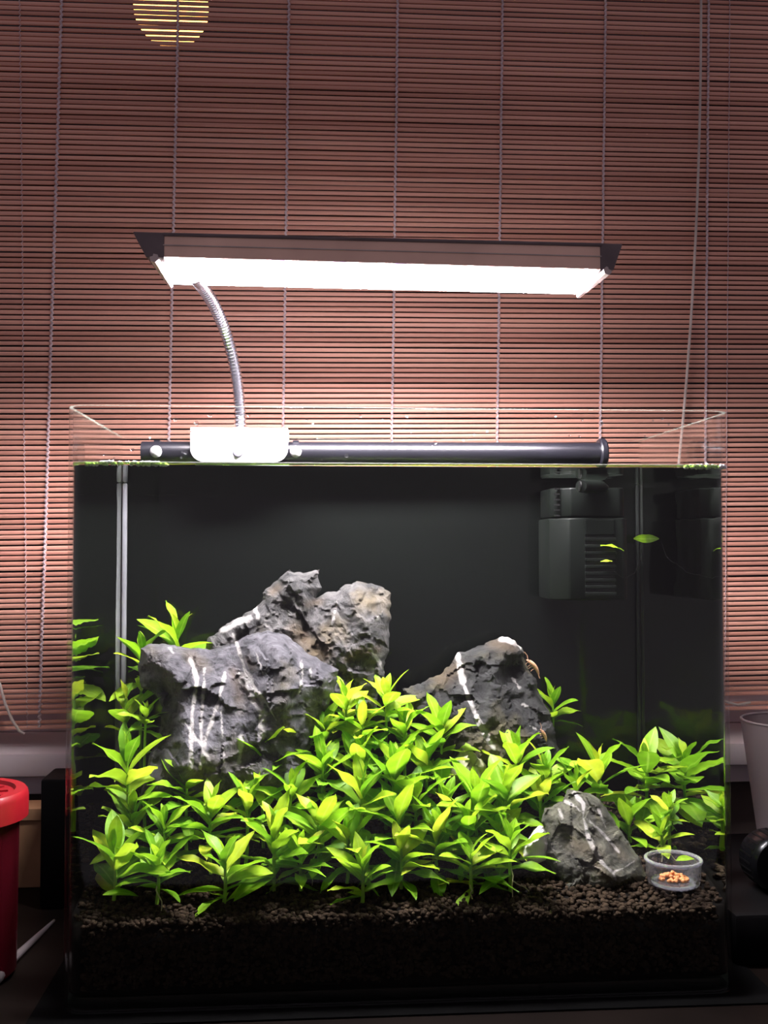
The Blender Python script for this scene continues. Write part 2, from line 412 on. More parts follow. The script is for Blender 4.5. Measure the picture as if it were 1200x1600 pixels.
def slab(name, outl, z0, z1, m, parent, smooth=False):
    k = len(outl)
    v = [(x, y, z0) for x, y in outl]+[(x, y, z1) for x, y in outl]
    f = [tuple(range(k-1, -1, -1)), tuple(range(k, 2*k))]+[(a, (a+1) % k, k+(a+1) % k, k+a) for a in range(k)]
    me = mesh(name, v, f)
    if smooth: me.shade_smooth(); me.set_sharp_from_angle(angle=R(30))
    return link(name, me, m, parent)
slab('base_pane', b_, .0013, .0085, M_rim, tank)
ZW = at(620, 728, 0).z                   # water level
MB().box((-WT/2+.001, DT+.0005, .0014), (WT/2-.001, DT+.0015, ZW+.004)).build('background_film', M_film, tank)
MB().box((-WT/2+GT+.0008, DT-GT-.0052, .06), (-WT/2+GT+.0038, DT-GT-.0008, ZW-.0003)).build('corner_seam', M_seam, tank, bevel=.001, smooth=True)
MB().box((WT/2-GT-.0030, DT-GT-.0032, .06), (WT/2-GT-.0008, DT-GT-.0008, ZW-.0003)).build('corner_seam', M_dseam, tank, bevel=.0006, smooth=True)
# drops on the glass above the water line
d = MB()
for k in range(70):
    px, py, rr = random.uniform(125, 1125), random.uniform(648, 722), random.uniform(.0005, .0012)
    if k % 2: Y = DT-GT-.0002
    else: Y = GT+.0002
    c = at(px, py, Y)
    if c.z < ZW+.003 or abs(c.x) > WT/2-.012: continue
    d.lathe([(rr*math.cos(a), .5*rr*math.sin(a)) for a in (0, .6, 1.1, 1.5)], c, 6, Matrix.Rotation(-PI/2 if Y > .1 else PI/2, 3, 'X') @ Matrix.Rotation(PI, 3, 'X'))
o = d.build('drop', M_drop, tank, smooth=True); o.name = 'water_drops'; tag(o, kind='stuff')

# water body: closed volume just inside the glass
wo = outline(GT+.0006)
wob = slab('water', wo, .0095, ZW, M_water, None, True)
tag(wob, 'clear water filling the aquarium up to a green waterline', 'water', kind='stuff')
mo, mi_ = outline(GT+.0002), outline(GT+.0022)
k = len(mo); v = []; f = []
for (x, y), (X2, Y2) in zip(mo, mi_): v += [(x, y, ZW+.0018), (X2, Y2, ZW+.0004), (x, y, ZW+.0002)]
for a in range(k):
    b = (a+1) % k
    f += [(3*a, 3*b, 3*b+1, 3*a+1), (3*a+1, 3*b+1, 3*b+2, 3*a+2), (3*a+2, 3*b+2, 3*b, 3*a)]
link('meniscus', mesh('meniscus', v, f, True), M_menis, wob)
# white beads added to stand in for light reflected off the meniscus
def glints(name, spots, label):
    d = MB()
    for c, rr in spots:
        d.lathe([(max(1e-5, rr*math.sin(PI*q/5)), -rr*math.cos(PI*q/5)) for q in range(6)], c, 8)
    o = d.build(name, M_glint, None, smooth=True); tag(o, label, 'glints', 'light glints on the waterline', kind='stuff')
def glint_spots(p0, p1, n):
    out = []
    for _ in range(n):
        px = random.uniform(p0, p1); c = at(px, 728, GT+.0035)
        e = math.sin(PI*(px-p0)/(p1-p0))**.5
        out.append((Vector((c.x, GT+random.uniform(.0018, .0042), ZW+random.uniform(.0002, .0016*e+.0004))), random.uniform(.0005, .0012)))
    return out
glints('waterline_glints', glint_spots(134, 262, 150), 'long white line of beads standing in for glints of light at the left end of the waterline')
glints('waterline_glints', glint_spots(1070, 1134, 80), 'short white patch of beads standing in for glints of light at the right end of the waterline')

# ------------------------------------------------------------------ soil
YD = .0245; DISH = at(1052, 1384, YD)
def soil_z(x, y):
    u = min(1, max(0, y/DT))
    z = .0435 + .030*u**.8
    z += .003*noise.noise(Vector((x*14, y*14, 3))) - .0028*math.exp(-((x-DISH[0])**2+(y-DISH[1])**2)/.017**2) - .004*max(0, x-.05)/.13*(1-u)*0
    return z
XI = WT/2-GT-.0012; Y0, Y1 = GT+.0012, DT-GT-.0012
soil = empty('soil_bed', (0, DT/2, .0095), 'bed of black-brown soil granules on the aquarium floor', 'soil', kind='stuff')
inner = outline(GT+.0012)
gx, gy = 60, 26
sv = []; sf = []
for j in range(gy+1):
    for i in range(gx+1):
        x = -XI+2*XI*i/gx; y = Y0+.0028+(Y1-Y0-.0028)*j/gy
        if y < Y0+.011:
            x *= (XI-.009+math.sqrt(max(0, .0088**2-(Y0+.009-min(y, Y0+.009))**2)))/XI
        sv.append((x, y, soil_z(x, y)-.0012))
for j in range(gy):
    for i in range(gx): sf.append((j*(gx+1)+i, j*(gx+1)+i+1, (j+1)*(gx+1)+i+1, (j+1)*(gx+1)+i))
ring = [i for i in range(gx+1)]+[j*(gx+1)+gx for j in range(1, gy+1)]+[gy*(gx+1)+i for i in range(gx-1, -1, -1)]+[j*(gx+1) for j in range(gy-1, 0, -1)]
nb = len(sv)
for q in ring: sv.append((sv[q][0], sv[q][1], .0097))
for a in range(len(ring)):
    b = (a+1) % len(ring); sf.append((ring[a], nb+a, nb+b, ring[b]))
sf.append(tuple(nb+a for a in range(len(ring)-1, -1, -1)))
link('soil_body', mesh('soil_body', sv, sf, True), simple('wet_soil', (.003, .0024, .002), .9, .05, var=.4, scale=300), soil)
bm = bmesh.new(); bmesh.ops.create_icosphere(bm, subdivisions=1, radius=1)
ico0 = np.array([v.co for v in bm.verts]); icf0 = np.array([[v.index for v in f.verts] for f in bm.faces]); bm.free()
bm = bmesh.new(); bmesh.ops.create_icosphere(bm, subdivisions=2, radius=1)
ico1 = np.array([v.co for v in bm.verts]); icf1 = np.array([[v.index for v in f.verts] for f in bm.faces]); bm.free()
PV, PF = [], []; nv = 0
rng = np.random.default_rng(5)
def pellet(c, r, hi):
    global nv
    V = (ico1 if hi else ico0); F = (icf1 if hi else icf0)
    w = 1+.22*np.sin(V @ rng.normal(size=3)*2.2+rng.random()*6)
    V = V*w[:, None]*np.array([r*rng.uniform(.8, 1.2), r*rng.uniform(.8, 1.2), r*rng.uniform(.7, 1.0)])+np.array(c)
    PV.append(V); PF.append(F+nv); nv += len(V)
for k in range(8200):
    x = rng.uniform(-XI+.002, XI-.002); y = Y0+.002+(Y1-Y0-.004)*rng.random()**1.35
    r = rng.uniform(.0010, .0019)
    if y < Y0+.008 and abs(x) > XI-.008: continue
    pellet((x, y, soil_z(x, y)+rng.uniform(-.0018, .0006)), r, y < .045)
for k in range(3000):
    x = rng.uniform(-XI+.008, XI-.008)
    z = .012+(soil_z(x, Y0)-.012)*rng.random()
    r = rng.uniform(.0010, .0018); pellet((x, Y0+r*.9, z), r, False)
V = np.concatenate(PV); F = np.concatenate(PF)
me = bpy.data.meshes.new('granules'); me.vertices.add(len(V)); me.vertices.foreach_set('co', V.ravel().astype(np.float32))
me.loops.add(F.size); me.loops.foreach_set('vertex_index', F.ravel().astype(np.int32))
me.polygons.add(len(F)); me.polygons.foreach_set('loop_start', np.arange(0, F.size, 3, dtype=np.int32))
me.update(calc_edges=True); me.validate(); me.shade_smooth()
o = link('granules', me, M_soil, soil); tag(o, kind='stuff')

# ------------------------------------------------------------------ stones
def rock(name, poly, Y, thick, matl, label, veins=(), ridges=(), ochre=(), sp=3.6, rough=1.0, seed=0, rad=None, cat='stone', fy=None):
    """closed stone: outline at depth Y, bulging to the front and the back"""
    rs = np.random.default_rng(seed)
    P = np.array(poly, float); k = len(P)
    bd = []
    for a in range(k):
        p, q = P[a], P[(a+1) % k]; L = np.hypot(*(q-p)); m_ = max(1, int(L/sp))
        for t in range(m_): bd.append(p+(q-p)*t/m_)
    bd = np.array(bd)
    for a in range(len(bd)):
        w = noise.noise_vector(Vector((bd[a][0]*.06, bd[a][1]*.06, seed))) ; w2 = noise.noise_vector(Vector((bd[a][0]*.2, bd[a][1]*.2, seed)))
        bd[a] += np.array([w.x, w.y])*4*rough+np.array([w2.x, w2.y])*2*rough
    def inside(p):
        x, y = p; c = False; j = len(bd)-1
        for i in range(len(bd)):
            if (bd[i][1] > y) != (bd[j][1] > y) and x < (bd[j][0]-bd[i][0])*(y-bd[i][1])/(bd[j][1]-bd[i][1])+bd[i][0]: c = not c
            j = i
        return c
    def dist(pts, line, closed=False):
        A = np.array(line, float); B = np.roll(A, -1, 0) if closed else A[1:]; A = A if closed else A[:-1]
        D = np.full(len(pts), 1e9)
        for a, b in zip(A, B):
            ab = b-a; t = np.clip(((pts-a) @ ab)/max(1e-9, ab @ ab), 0, 1)
            D = np.minimum(D, np.hypot(*(pts-(a+t[:, None]*ab)).T))
        return D
    x0, y0 = bd.min(0); x1, y1 = bd.max(0); g = []
    row = 0; y = y0
    while y < y1:
        x = x0+(sp/2 if row % 2 else 0)
        while x < x1: g.append((x+rs.uniform(-.2, .2)*sp, y+rs.uniform(-.2, .2)*sp)); x += sp
        y += sp*.87; row += 1
    g = np.array(g); g = g[dist(g, bd, True) > sp*.6]; g = np.array([p for p in g if inside(p)])
    pts = np.vstack([bd, g]); nb = len(bd)
    vo, _, fo, ov, _, _ = delaunay_2d_cdt([Vector(p) for p in pts], [(a, (a+1) % nb) for a in range(nb)], [list(range(nb))], 1, 1e-4)
    pts = np.array([(p.x, p.y) for p in vo]); d = dist(pts, bd, True)
    isb = d < 1e-3
    rad = rad or d.max()*.9
    u = np.clip(d/rad, 0, 1); inf = np.sqrt(np.clip(1-(1-u)**2, 0, 1))**.9
    ridge = np.zeros(len(pts))
    for line, h, w in ridges: ridge += h*np.exp(-(dist(pts, line)/w)**1.6)
    front = []; back = []
    mm = pxm(Y)
    off = Vector((seed*7.3, seed*1.7, seed*3.1))
    for (px, py), uu, h, b in zip(pts, inf, ridge, isb):
        q = Vector((px*mm, 0, -py*mm))
        def dn(q):
            # chiselled planes: nearest cell of a warped voronoi gives each facet its own slope
            qq = q*24+off+noise.noise_vector(q*30+off)*.25
            dd, pp = noise.voronoi(qq)
            c = pp[0]; nn = noise.cell_vector(c*3.7+off)-Vector((.5, .5, .5))
            fac = (qq-c).dot(nn)*.9+(dd[1]-dd[0])*.18
            qs = q*62+off; dd2, pp2 = noise.voronoi(qs); n2 = noise.cell_vector(pp2[0]*2.3)-Vector((.5,)*3)
            return fac*.011+(qs-pp2[0]).dot(n2)*.007+noise.fractal(q*110+off, .8, 2.1, 5)*.0022
        w = dn(q)*rough*min(1, uu*1.6)
        lean = 0 if fy is None else fy*(py-y1)/(y0-y1)
        dpt = thick*uu+h*mm*min(1, uu*1.5)+w
        front.append(at(px, py, Y+lean-max(.0, dpt)) if not b else at(px, py, Y+lean))
        # keep the pixel-true outline from opening: shear back towards plain depth for the rear
        wb = dn(q+Vector((.3, .3, .3)))*rough*min(1, uu*1.6)
        pb = at(px, py, Y+lean); back.append(pb+Vector((0, max(.0004, thick*.75*uu+wb) if not b else 0, 0)))
    nP = len(pts); idx = {}; verts = list(front); bi = []
    for a in range(nP):
        if isb[a]: bi.append(a)
        else: bi.append(len(verts)); verts.append(back[a])
    faces = []
    for t in fo:
        t = list(t)
        a, b, c = [pts[x] for x in t[:3]]
        if (b-a)[0]*(c-a)[1]-(b-a)[1]*(c-a)[0] > 0: t = t[::-1]   # pixel y runs down
        faces.append(t[::-1] if False else t); faces.append([bi[x] for x in t[::-1]])
    me = mesh(name, verts, faces)
    bmm = bmesh.new(); bmm.from_mesh(me); bmesh.ops.recalc_face_normals(bmm, faces=bmm.faces); bmm.to_mesh(me); bmm.free()
    me.shade_smooth(); me.set_sharp_from_angle(angle=R(24))
    vein = np.zeros(nP); och = np.zeros(nP)
    for line, w, s in veins:
        jl = [(x+noise.noise(Vector((x*.1, y*.1, 5)))*3, y) for x, y in line]
        vein = np.maximum(vein, s*np.exp(-(dist(pts, jl)/w)**2))
    for line, w, s in ochre: och = np.maximum(och, s*np.exp(-(dist(pts, line)/w)**2))
    for nm, arr in (('vein', vein), ('ochre', och)):
        A = me.attributes.new(nm, 'FLOAT', 'POINT'); full = np.zeros(len(verts), np.float32)
        full[:nP] = arr
        for a in range(nP): full[bi[a]] = max(full[bi[a]], arr[a] if isb[a] else 0)
        A.data.foreach_set('value', full)
    o = link(name, me, matl); tag(o, label, cat, 'stones in the aquarium'); return o

ST_A = stone_mat('slate_blue_grey', (.012, .012, .016), (.155, .147, .165), (.2, .16, .06), .25)
ST_B = stone_mat('slate_grey', (.012, .012, .014), (.14, .133, .128), (.22, .16, .06), .35)
ST_M = stone_mat('slate_black', (.0025, .003, .0034), (.034, .034, .032), (.13, .11, .04), .5)
ST_F = stone_mat('slate_ochre', (.018, .018, .016), (.16, .155, .11), (.20, .17, .04), .9)
rock('stone', [(216,1040),(220,1014),(228,1006),(262,1006),(300,1013),(330,1016),(365,1005),(395,990),(420,983),(446,992),(479,1018),(512,1036),(528,1046),(522,1085),(500,1120),(480,1180),(480,1250),(215,1250),(232,1190),(250,1140),(256,1105),(240,1085),(221,1072)],
     .078, .020, ST_A, 'large blue-grey stone at the left with white veins running down its face',
     veins=[([(298,1030),(308,1060),(300,1110),(296,1200)], 4, 1.1), ([(318,1045),(318,1080),(314,1130),(318,1190)], 3, 1), ([(352,1050),(340,1100),(322,1150),(312,1200)], 3.5, 1),
            ([(366,990),(372,1015),(382,1045),(396,1070),(408,1095),(405,1140)], 3.2, 1.1), ([(378,1055),(395,1090),(412,1115),(408,1150)], 7, 1.0), ([(400,1020),(410,1050),(412,1060)], 2, .9),
            ([(470,1030),(471,1055),(466,1085)], 2.4, .95), ([(265,1012),(272,1020)], 3, .8), ([(378,1150),(374,1190)], 5, .9), ([(290,1130),(330,1190)], 2.5, .8), ([(345,1110),(350,1190)], 2, .8), ([(405,1080),(430,1125)], 1.6, .9), ([(485,1045),(488,1070)], 2, .8)],
     ridges=[([(270,1040),(285,1090),(290,1190)], 26, 26), ([(425,1000),(445,1050),(440,1100)], 34, 36), ([(232,1015),(300,1018)], 14, 14), ([(365,1030),(380,1100)], -14, 16), ([(345,1080),(335,1200)], 14, 22), ([(258,1090),(262,1150),(246,1190)], -22, 14)],
     ochre=[([(300,1025),(312,1040)], 9, .35), ([(365,1050),(375,1090)], 9, .4), ([(385,1030),(395,1042)], 6, .4)], seed=1, fy=.036)
rock('stone', [(316,1020),(326,998),(345,980),(372,965),(400,949),(412,928),(433,904),(453,890),(474,895),(497,889),(500,912),(496,936),(512,924),(524,926),(532,916),(563,909),(596,915),(611,929),(609,965),(607,1010),(600,1055),(585,1110),(340,1110)],
     .122, .013, ST_B, 'tall grey ridge stone behind the largest stone, with two peaks and a rusty seam',
     veins=[([(350,985),(372,972),(392,965)], 6, 1.0), ([(398,948),(404,965)], 4, .9), ([(365,990),(372,1010)], 3, .9), ([(580,1015),(595,1035),(600,1050)], 3, .9), ([(525,940),(520,975)], 2.5, .8), ([(560,985),(590,965)], 2, .7), ([(460,960),(462,1000)], 1.8, .8)],
     ridges=[([(340,990),(410,960),(455,905)], 14, 14), ([(455,905),(480,940)], 12, 16), ([(560,930),(575,1000)], 22, 28), ([(500,935),(470,1000)], -16, 14), ([(520,960),(530,1010)], 6, 18)],
     ochre=[([(462,985),(490,1010),(505,1022)], 13, .75), ([(540,1030),(560,1020),(590,1015)], 7, .5), ([(425,925),(435,918)], 6, .5), ([(480,945),(500,940)], 6, .4)], seed=2, rough=1.1, fy=.020)
rock('stone', [(628,1078),(655,1069),(690,1052),(705,1036),(717,1018),(742,1013),(765,1002),(785,995),(806,1001),(816,1018),(821,1037),(836,1062),(851,1100),(866,1137),(873,1180),(875,1235),(650,1235),(640,1150)],
     .104, .019, ST_M, 'dark pointed stone right of centre with one pale diagonal vein',
     veins=[([(714,1020),(719,1045),(724,1064)], 5.5, 1.15), ([(728,1075),(736,1098),(746,1122),(756,1146),(772,1170)], 4.2, 1.05), ([(780,997),(796,999),(809,1006)], 5, 1.1), ([(810,1006),(815,1018)], 3, .9), ([(800,1060),(812,1075)], 2, .7), ([(815,1100),(840,1112)], 1.8, .7), ([(820,1130),(838,1140)], 2, .7)],
     ridges=[([(760,1020),(800,1015)], 16, 18), ([(765,1055),(775,1120)], 12, 22), ([(810,1040),(840,1120)], -12, 14), ([(800,1050),(790,1110)], -10, 10), ([(745,1040),(748,1090)], -10, 9), ([(690,1070),(720,1130)], 12, 22)],
     ochre=[([(690,1060),(710,1045)], 14, .45), ([(770,1005),(800,1012)], 10, .4)], seed=3, rough=1.15, fy=.032)
rock('stone', [(846,1285),(852,1262),(880,1254),(888,1232),(905,1234),(922,1240),(938,1251),(956,1278),(980,1314),(1000,1344),(1010,1372),(1000,1392),(940,1402),(888,1398),(870,1372),(852,1345)],
     .034, .013, ST_F, 'small olive-grey stone in front, left of the glass dish, with crossing white veins',
     veins=[([(894,1237),(911,1256),(911,1278),(919,1310),(936,1345),(956,1364),(962,1374)], 3.2, 1.15), ([(880,1251),(900,1261),(908,1272)], 2.4, 1), ([(915,1278),(944,1304),(966,1332)], 2.4, .95), ([(934,1263),(945,1292)], 2, .9), ([(958,1362),(976,1356),(988,1346)], 2, .95), ([(920,1352),(940,1358)], 2.5, .7), ([(872,1265),(880,1278)], 3, .7)],
     ridges=[([(905,1245),(935,1320),(960,1370)], 12, 18), ([(895,1285),(880,1330)], -8, 12), ([(955,1310),(985,1360)], 5, 14)],
     ochre=[([(900,1320),(930,1335)], 14, .4), ([(930,1350),(945,1370)], 9, .55), ([(960,1320),(975,1340)], 8, .3)], seed=4, sp=2.8, rough=.75, fy=.026)
rock('quartz_chip', [(834,1297),(842,1290),(850,1292),(855,1318),(853,1344),(836,1350),(812,1344),(818,1322)], .040, .006, M_pale, 'bright white stone chip beside the small veined front stone', seed=5, sp=3, rough=.5)
rock('quartz_chip', [(704,1188),(722,1168),(740,1172),(760,1195),(764,1225),(720,1235),(702,1215)], .092, .008, simple('pale_olive_stone', (.26, .25, .17), .7, .2, var=.3, scale=140, bump=.6, bscale=160), 'pale stone chip half hidden by leaves below the dark pointed stone', seed=6, sp=3.2, rough=.6)

# ------------------------------------------------------------------ plants
leafs = []
for k in range(8):
    rs = random.Random(k+20); nS = 8
    curve = rs.uniform(.06, .36); fold = rs.uniform(.10, .28); wv = rs.uniform(.0, .035); wd = rs.uniform(.145, .19); bend = rs.uniform(-.10, .10)
    v = []; f = []; ribv = []
    for i in range(nS+1):
        t = i/nS
        w = wd*(math.sin(PI*min(1, t**.92))**.8 if 0 < t < 1 else 0)
        w = max(w, .022*(1-t)+.002)
        x = t*(1-.12*curve); zc = .16*t-curve*t*t*.85; yc = bend*t*t
        for s in (-1, 0, 1):
            ww = wv*math.sin(t*11+s*1.3+k)
            v.append((x, yc+s*w, zc+abs(s)*w*fold*1.4+(ww if s else 0))); ribv.append(abs(s))
    for i in range(nS):
        for s in (0, 1): f.append((i*3+s, (i+1)*3+s, (i+1)*3+s+1, i*3+s+1))
    me = mesh('leaf', v, f, True); A = me.attributes.new('rib', 'FLOAT', 'POINT'); A.data.foreach_set('value', ribv); me.materials.append(M_leaf); leafs.append(me)

def plant(px, py, Y, L, label, pairs=6, az=None, lean=(0, 0), gap=.115, roots=0, floating=False, stem_to=None, spread=0, name='stem_plant'):
    rs = random.Random(int(px*31+py*7))
    top = at(px, py+4, Y); Lm = 1.19*L*pxm(Y); pairs += 3
    bx = top.x+lean[0]; by = min(DT-.014, max(.010, Y+lean[1]))
    base = Vector((bx, by, soil_z(bx, by)+.0006))
    if stem_to: base = at(stem_to[0], stem_to[1], by); 
    if base.z > top.z-.004: base.z = top.z-.006
    e = empty(name, base, label, 'plant', 'green stem plants in the aquarium')
    H = top-base
    mid = base+H*.5+Vector((rs.uniform(-.002, .002), rs.uniform(-.001, .001), 0))
    crv = [base.lerp(mid, t/3).lerp(mid.lerp(top, t/3), t/3) if False else (base*(1-t/6)**2+mid*2*(t/6)*(1-t/6)+top*(t/6)**2) for t in range(7)]
    MB().tube(crv, [.0011, .0011, .0010, .0010, .0009, .0008, .0006], 6).build('stem', M_stem, e, smooth=True)
    az = rs.uniform(0, PI) if az is None else az
    el = (72, 54, 40, 27, 14, 2, -10, -18, -24, -28); ln = (.5, .82, .98, 1.04, 1.0, .95, .9, .85, .8, .75)
    Minv = Matrix.Translation(-base)
    for k in range(pairs):
        s = k*gap*Lm
        if s > H.length*.96: break
        t = 1-s/max(1e-6, H.length)
        p = base*(1-t)**2+mid*2*t*(1-t)+top*t*t
        for q in (0, 1):
            a = az+k*PI/2+q*PI+rs.uniform(-.3, .3)+(.25*k)
            elv = R(el[min(k, 9)]+spread+rs.uniform(-11, 11))
            sc = Lm*ln[min(k, 9)]*rs.uniform(.85, 1.12)
            # keep the tips inside the glass
            tip = p+Vector((math.cos(a)*math.cos(elv), math.sin(a)*math.cos(elv), 0))*sc
            lim = WT/2-GT-.003
            if abs(tip.x) > lim or tip.y > DT-GT-.003 or tip.y < GT+.002:
                for _ in range(12):
                    a += .26 if q else -.26
                    tip = p+Vector((math.cos(a)*math.cos(elv), math.sin(a)*math.cos(elv), 0))*sc
                    if abs(tip.x) < lim and GT+.002 < tip.y < DT-GT-.003: break
                else: elv = R(75); sc *= .7
            o = bpy.data.objects.new('leaf', rs.choice(leafs)); COL.objects.link(o); o.parent = e
            M = Minv @ Matrix.Translation(p) @ Matrix.Rotation(a, 4, 'Z') @ Matrix.Rotation(-elv, 4, 'Y') @ Matrix.Rotation(rs.uniform(-.35, .35), 4, 'X') @ Matrix.Diagonal((sc, sc*rs.uniform(.92, 1.15), sc, 1))
            o.matrix_basis = M
    for k in range(roots):
        a = rs.uniform(0, 2*PI); c = base.lerp(top, rs.uniform(.2, .6)); pts = [c]
        for q in range(6):
            c = c+Vector((math.cos(a)*.0016+rs.uniform(-.001, .001), math.sin(a)*.0012, -(c.z-base.z)/(6-q)-(0 if q < 5 else .001)+rs.uniform(-.0004, .0004))); pts.append(c.copy())
        MB().tube(pts, [.0004]*4+[.0003]*3, 5).build('root', M_root, e, smooth=True)
    return e

P = plant
P(277, 988, .140, 68, 'tall green plant rising behind the left shoulder of the largest stone', 5, lean=(.002, 0), az=.3)
P(222, 1014, .128, 58, 'green plant at the left wall, just above the level of the largest stone top', 4)
P(196, 1088, .106, 52, 'narrow green plant left of the largest stone, close to the left wall', 5, gap=.3, az=1.0)
P(228, 1108, .090, 36, 'small-leaved sprig against the left edge of the largest stone', 4)
P(198, 1176, .062, 78, 'tall long-leaved stem plant at the left wall with bare stem below its crown', 3, gap=.16, az=.15, spread=8)
P(208, 1262, .058, 66, 'lower shoot with broad drooping leaves below the tall left stem plant', 4)
P(178, 1322, .026, 82, 'leftmost plant of the front row, with broad upright bright leaves', 5, az=.2, spread=10)
P(245, 1336, .020, 58, 'second plant from the left in the front row, small and star-shaped', 4, roots=1, spread=6)
P(350, 1338, .020, 70, 'third plant from the left in the front row, very bright with one folded leaf', 5, spread=2, az=.5)
P(428, 1296, .030, 80, 'fourth plant from the left in the front row, with two long raised leaves', 5, az=.1, spread=8)
P(292, 1212, .066, 62, 'plant directly under the white veins of the largest stone', 5)
P(330, 1258, .048, 66, 'plant in the second row above the third front plant from the left', 5, az=.2)
P(384, 1244, .056, 66, 'plant in the second row between the largest stone and the fourth front plant', 5, az=.9)
P(412, 1172, .078, 66, 'bright plant at the lower right corner of the largest stone', 5, az=.25)
P(256, 1284, .044, 60, 'yellow-green plant in the second row near the left wall', 4)
P(496, 1276, .042, 72, 'plant in the second row with a long white root hanging to the soil', 5, roots=2, az=.3)
P(505, 1182, .070, 64, 'plant half way up the left slope of the central mound', 5)
P(455, 1225, .062, 60, 'plant at the left foot of the central mound', 5)
P(540, 1090, .096, 58, 'left plant of the two on top of the central mound', 5, az=.4)
P(603, 1084, .100, 58, 'right plant of the two on top of the central mound', 5, az=1.1)
P(506, 1132, .092, 56, 'plant on the upper left slope of the mound next to the largest stone', 5)
P(566, 1122, .086, 60, 'plant just below the top of the central mound', 5)
P(632, 1128, .088, 60, 'plant just below the top of the mound on its right side', 5, az=.6)
P(690, 1128, .094, 62, 'plant on the mound leaning towards the dark pointed stone', 5, az=.2)
P(668, 1176, .078, 62, 'plant on the right slope of the central mound', 5)
P(560, 1178, .074, 62, 'plant in the middle of the central mound', 5, az=.8)
P(615, 1196, .066, 76, 'plant in the middle of the mound with a tall narrow upright leaf', 5, az=1.2, spread=8)
P(566, 1226, .052, 78, 'large long-leaved plant in the centre of the mound', 5, az=.2, spread=4)
P(622, 1268, .042, 76, 'large plant low in the centre of the mound', 5, az=.25)
P(542, 1300, .036, 60, 'shaded plant low on the left of the mound centre', 5)
P(682, 1292, .036, 72, 'plant low on the right of the mound with one narrow upright leaf', 5, az=1.3, spread=6)
P(626, 1318, .026, 62, 'low plant in the front row right of the small star plant', 4, az=.3)
P(566, 1348, .016, 58, 'small star-shaped plant in the middle of the front row', 4, az=.4, spread=8)
P(470, 1322, .030, 56, 'low plant in front of the one with the hanging white root', 4)
P(736, 1330, .020, 68, 'front row plant with two leaves drooping onto the soil', 5, spread=-12, az=.2, roots=1)
P(742, 1236, .054, 80, 'plant with a broad upright leaf below the dark pointed stone', 5, az=1.35, spread=4)
P(788, 1228, .058, 78, 'plant with long leaves pointing right, in front of the dark pointed stone', 5, az=.1)
P(730, 1278, .042, 64, 'plant behind the front row plant with drooping leaves', 5)
P(808, 1172, .084, 66, 'bright plant at the foot of the dark pointed stone', 5, az=.4)
P(852, 1196, .088, 60, 'plant at the right corner of the dark pointed stone', 5, az=.9)
P(842, 1234, .072, 58, 'plant just above the bright white stone chip', 5)
P(797, 1308, .024, 66, 'front row plant beside the bright white stone chip, its roots bare', 4, az=.35, roots=2)
P(780, 1284, .044, 58, 'plant behind the bright white stone chip', 5)
P(864, 1092, .148, 46, 'sprig with three leaves behind the right edge of the dark pointed stone', 3, az=.1, spread=6)
P(936, 1196, .088, 76, 'large plant behind the small veined front stone, standing on a bare rooted stem', 4, az=.3, roots=4, spread=4)
P(1008, 1186, .110, 70, 'plant at the back right between the rooted plant and the right wall', 5, az=.9)
P(1046, 1192, .122, 56, 'rearmost plant on the right, under the black filter', 4)
P(1090, 1196, .100, 62, 'plant against the right wall of the aquarium', 5, az=.2)
P(984, 1272, .076, 58, 'deep green plant right of the small veined front stone', 4, az=.7)
P(1046, 1254, .062, 38, 'small upper sprig behind the glass dish', 4)
P(1034, 1292, .056, 50, 'pale sprig with curling roots right behind the glass dish', 4, az=.2, roots=5)
P(650, 1236, .056, 66, 'plant in the right middle of the mound', 5)
P(700, 1246, .056, 60, 'plant on the right of the mound, left of the broad upright leaf', 5)
P(445, 1150, .086, 54, 'plant between the largest stone and the upper slope of the mound', 5)
P(900, 1222, .082, 56, 'plant touching the back of the small veined front stone', 4)

# loose leaves
def loose_leaf(px, py, Y, L, rz, rx, ry, label):
    c = at(px, py, Y); s = L*pxm(Y)
    o = bpy.data.objects.new('loose_leaf', random.choice(leafs)); COL.objects.link(o)
    o.matrix_basis = Matrix.Translation(c) @ Matrix.Rotation(rz, 4, 'Z') @ Matrix.Rotation(ry, 4, 'Y') @ Matrix.Rotation(rx, 4, 'X') @ Matrix.Diagonal((s, s, s, 1))
    tag(o, label, 'leaf', 'loose leaves in the aquarium'); return o
loose_leaf(160, 1398, .012, 55, .15, .2, -.05, 'single loose leaf lying on the soil in the front left corner')
loose_leaf(938, 853, .108, 40, .05, .3, .12, 'upper yellow-green leaf stuck on the filter grille')
loose_leaf(938, 878, .108, 20, 0, .5, .0, 'lower and shorter yellow-green leaf stuck on the filter grille')
loose_leaf(990, 842, .142, 38, 0, 1.2, 0, 'green leaf scrap caught behind the filter near the rear corner')

# ------------------------------------------------------------------ filter
YF = .112
fc = at(920, 850, YF); fl = at(864, 850, YF).x; fr_ = at(982, 850, YF).x
fz0, fz1, fzm = at(900, 938, YF).z, at(900, 752, YF).z, at(900, 808, YF).z
fil = empty('internal_filter', (fc.x, YF+.02, fz0), 'black box filter with a slotted grille in the rear right corner under water', 'filter')
mm = pxm(YF)
wF = 118*mm
def chamfer_box(x0, x1, y0, y1, z0, z1, ch):
    pl = [(x0, y0+ch), (x0+ch*.9, y0), (x1-ch*.3, y0), (x1, y0+ch*.3), (x1, y1), (x0, y1)]
    v = [(x, y, z0) for x, y in pl]+[(x, y, z1) for x, y in pl]; k = len(pl)
    return MB().add(v, [tuple(range(k-1, -1, -1)), tuple(range(k, 2*k))]+[(a, (a+1) % k, k+(a+1) % k, k+a) for a in range(k)])
chamfer_box(fl, fr_, YF, DT-GT-.002, fz0, fzm-.0006, .012).build('body', M_filter, fil, bevel=.0012, smooth=True)
